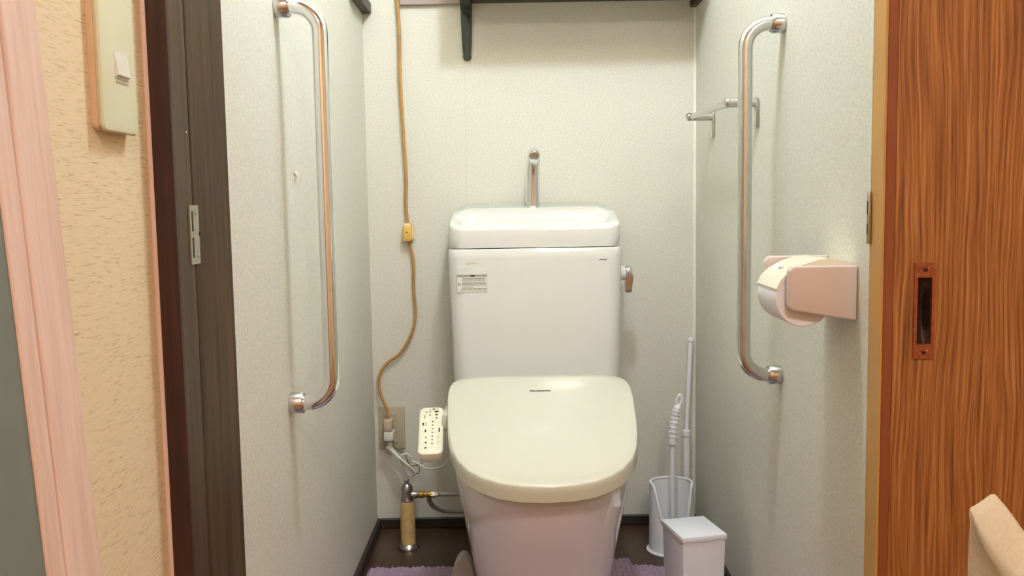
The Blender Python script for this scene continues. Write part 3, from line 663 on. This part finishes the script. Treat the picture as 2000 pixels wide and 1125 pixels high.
t = thing('wall_hook', 'tiny cream adhesive hook on the wall beside the grab bar', 'hook', (-.39, -.733, .868))
bm = bmesh.new(); loft(bm, [[(x, -.733+a*hw, z) for a, z in ((-1,.8765),(1,.8765),(1,.8735),(-1,.8735))] for x, hw in ((-.3899,.0085),(-.3875,.0075))]); new(bm, 'backing', 'hook_cream', t)
tube('peg', 'hook_cream', t, [(-.389,-.738,.8755),(-.384,-.738,.868),(-.387,-.739,.859)], [.003,.0024,.0012], 8)

# ================================================================== light switch on the hall wall
t = thing('light_switch', 'tall ivory light switch plate on the cream hall wall', 'switch', (-.43, -1.312, .96))
def plate_ring(x, i, r): return [(x, y, z) for y, z in rrect(-1.352+i, -1.273-i, .8935+i, 1.03-i, r, 5)]
bm = bmesh.new(); loft(bm, [plate_ring(-.4299,.001,.006), plate_ring(-.4255,.001,.006), plate_ring(-.4245,.002,.005)]); tag(new(bm, 'back_frame', 'switch_frame', t, 40), 'peach-tinted rear frame')
bm = bmesh.new(); loft(bm, [plate_ring(-.4246,.003,.005), plate_ring(-.4205,.0,.007), plate_ring(-.4185,.0015,.006), plate_ring(-.418,.004,.005)]); new(bm, 'cover_plate', 'switch_ivory', t, 40)
k_ = box('rocker_frame', 'switch_key', t, -.4182, -.4176, -1.324, -1.292, .9445, .9705, .0003, 1)
bm = bmesh.new(); loft(bm, [[(x, y, z) for y, z in ((-1.3225,.9465),(-1.2935,.9465),(-1.2935,.9685),(-1.3225,.9685))] for x in (-.4177,)] + [[(-.4145,-1.3215,.948),(-.4145,-1.2945,.948),(-.417,-1.2945,.968),(-.417,-1.3215,.968)]]); new(bm, 'rocker', 'switch_key', k_)
box('name_slot', 'print_grey', t, -.4181, -.4177, -1.321, -1.294, .9405, .9418)

# ================================================================== leaning framed panel by the hall wall
PMx = Matrix.Translation((-.346, 0, FZ)) @ Matrix.Rotation(-.0567, 4, 'Y')
t = thing('framed_panel', 'pale pink wood framed grey panel leaning on the hall wall', 'panel', (-.356, -1.8, FZ))
def pb(name, m, x0, x1, y0, y1, z0, z1, bev=.0012, parent=t): return box(name, m, parent, x0, x1, y0, y1, z0, z1, bev, 1, PMx)
PH = 1.49
pb('stile', 'pink_wood', -.022, 0, -1.551, -1.50, .001, PH); pb('stile', 'pink_wood', -.022, 0, -2.10, -2.0365, .001, PH)
pb('shadow_groove', 'black', -.02, -.003, -1.5535, -1.551, .001, PH, 0)
pb('inner_stile', 'pink_wood', -.022, -.001, -1.5755, -1.5535, .001, PH); pb('inner_stile', 'pink_wood', -.022, -.001, -2.0365, -2.0045, .001, PH)
pb('rail', 'pink_wood', -.021, -.0012, -2.0045, -1.5755, PH-.07, PH); pb('rail', 'pink_wood', -.021, -.0012, -2.0045, -1.5755, .001, .09)
tag(pb('infill_panel', 'glass_grey', -.012, -.0035, -2.0045, -1.5755, .09, PH-.07, 0), 'grey-green infill panel')

# ================================================================== cream cloth over a rail
P0 = Vector((.3865, -1.385, .527)); P1 = Vector((.449, -1.60, .352))
t = thing('drying_rack', 'slim rail on legs under the cream cloth', 'rack', (.43, -1.55, FZ))
tube('rail', 'white_plastic', t, [P0, P1], .0115, 12)
for p in (P0.lerp(P1, .15), P0.lerp(P1, .9)): tube('leg', 'white_plastic', t, [p, (p.x+.012, p.y, FZ)], .005, 8)
bm = bmesh.new(); NU, NV = 24, 60; dv = (P1-P0).normalized(); rings = []
for i in range(NU+1):
    u = i/NU; c = P0.lerp(P1, u) - dv*.006*(1-u); rg2 = random.Random(i)
    row = []
    for j in range(NV+1):
        s_ = j/NV*2-1
        PR = [(-1,-.018,-.34),(-.5,-.0175,-.012),(-.42,-.0195,-.004),(-.34,-.0185,.003),(-.26,-.0145,.006),(-.05,.0,.0155),(.05,.004,.0175),(.15,.009,.016),(.4,.018,.002),(.5,.019,-.012),(1,.021,-.34)]
        for q0, q1 in zip(PR, PR[1:]):
            if q0[0] <= s_ <= q1[0]:
                k_t = (s_-q0[0])/(q1[0]-q0[0]); x = q0[1]+(q1[1]-q0[1])*k_t; z = q0[2]+(q1[2]-q0[2])*k_t; break
        if z < -.012: x += .002*math.sin(z*40+u*7)*min(1, -z*10)
        wob = .0012*math.sin(u*9+s_*6)+.0008*math.sin(u*23+s_*12)
        taper = 1 if u > .12 else .80+.2*math.sin(u/.12*PI/2)
        row.append((c.x+x*taper+wob, c.y + .0015*math.sin(s_*9), c.z+z*(taper if z > 0 else 1)+.0025+wob*.6))
    rings.append(row)
V = [[bm.verts.new(p) for p in r] for r in rings]
for i in range(NU):
    for j in range(NV): bm.faces.new((V[i][j], V[i+1][j], V[i+1][j+1], V[i][j+1]))
bmesh.ops.solidify(bm, geom=bm.faces[:], thickness=.004)
cl = new(bm, 'draped_cloth', 'cloth_cream', None, 80); tag(cl, 'cream cloth draped over a rail in front of the brown door', 'cloth')

# ================================================================== lamps
t = thing('globe_lamp', 'round glass globe lamp on the toilet-room ceiling', 'lamp', (.07, -.9, CZ))
lathe('ceiling_rose', 'white_plastic', t, (.07,-.9,CZ), (0,0,-1), [(.05,0),(.05,.012),(.03,.028),(.022,.075),(.022,.082)], 24)
lathe('globe', 'globe_glow', t, (.07,-.9,CZ-.082), (0,0,-1), [(.02,0)] + [(.05*math.sin(PI*k/14), .05-.05*math.cos(PI*k/14)) for k in range(3, 15)], 24, 180)
t = thing('hall_lamp', 'flat round hall ceiling lamp', 'lamp', (.3, -2.7, CZ))
lathe('lamp_base', 'white_plastic', t, (.3,-2.7,CZ), (0,0,-1), [(.2,0),(.2,.02),(.19,.025)], 40)
lathe('diffuser', 'hall_glow', t, (.3,-2.7,CZ-.025), (0,0,-1), [(.185,0),(.18,.02),(.15,.035),(.08,.045),(0,.048)], 40, 180)
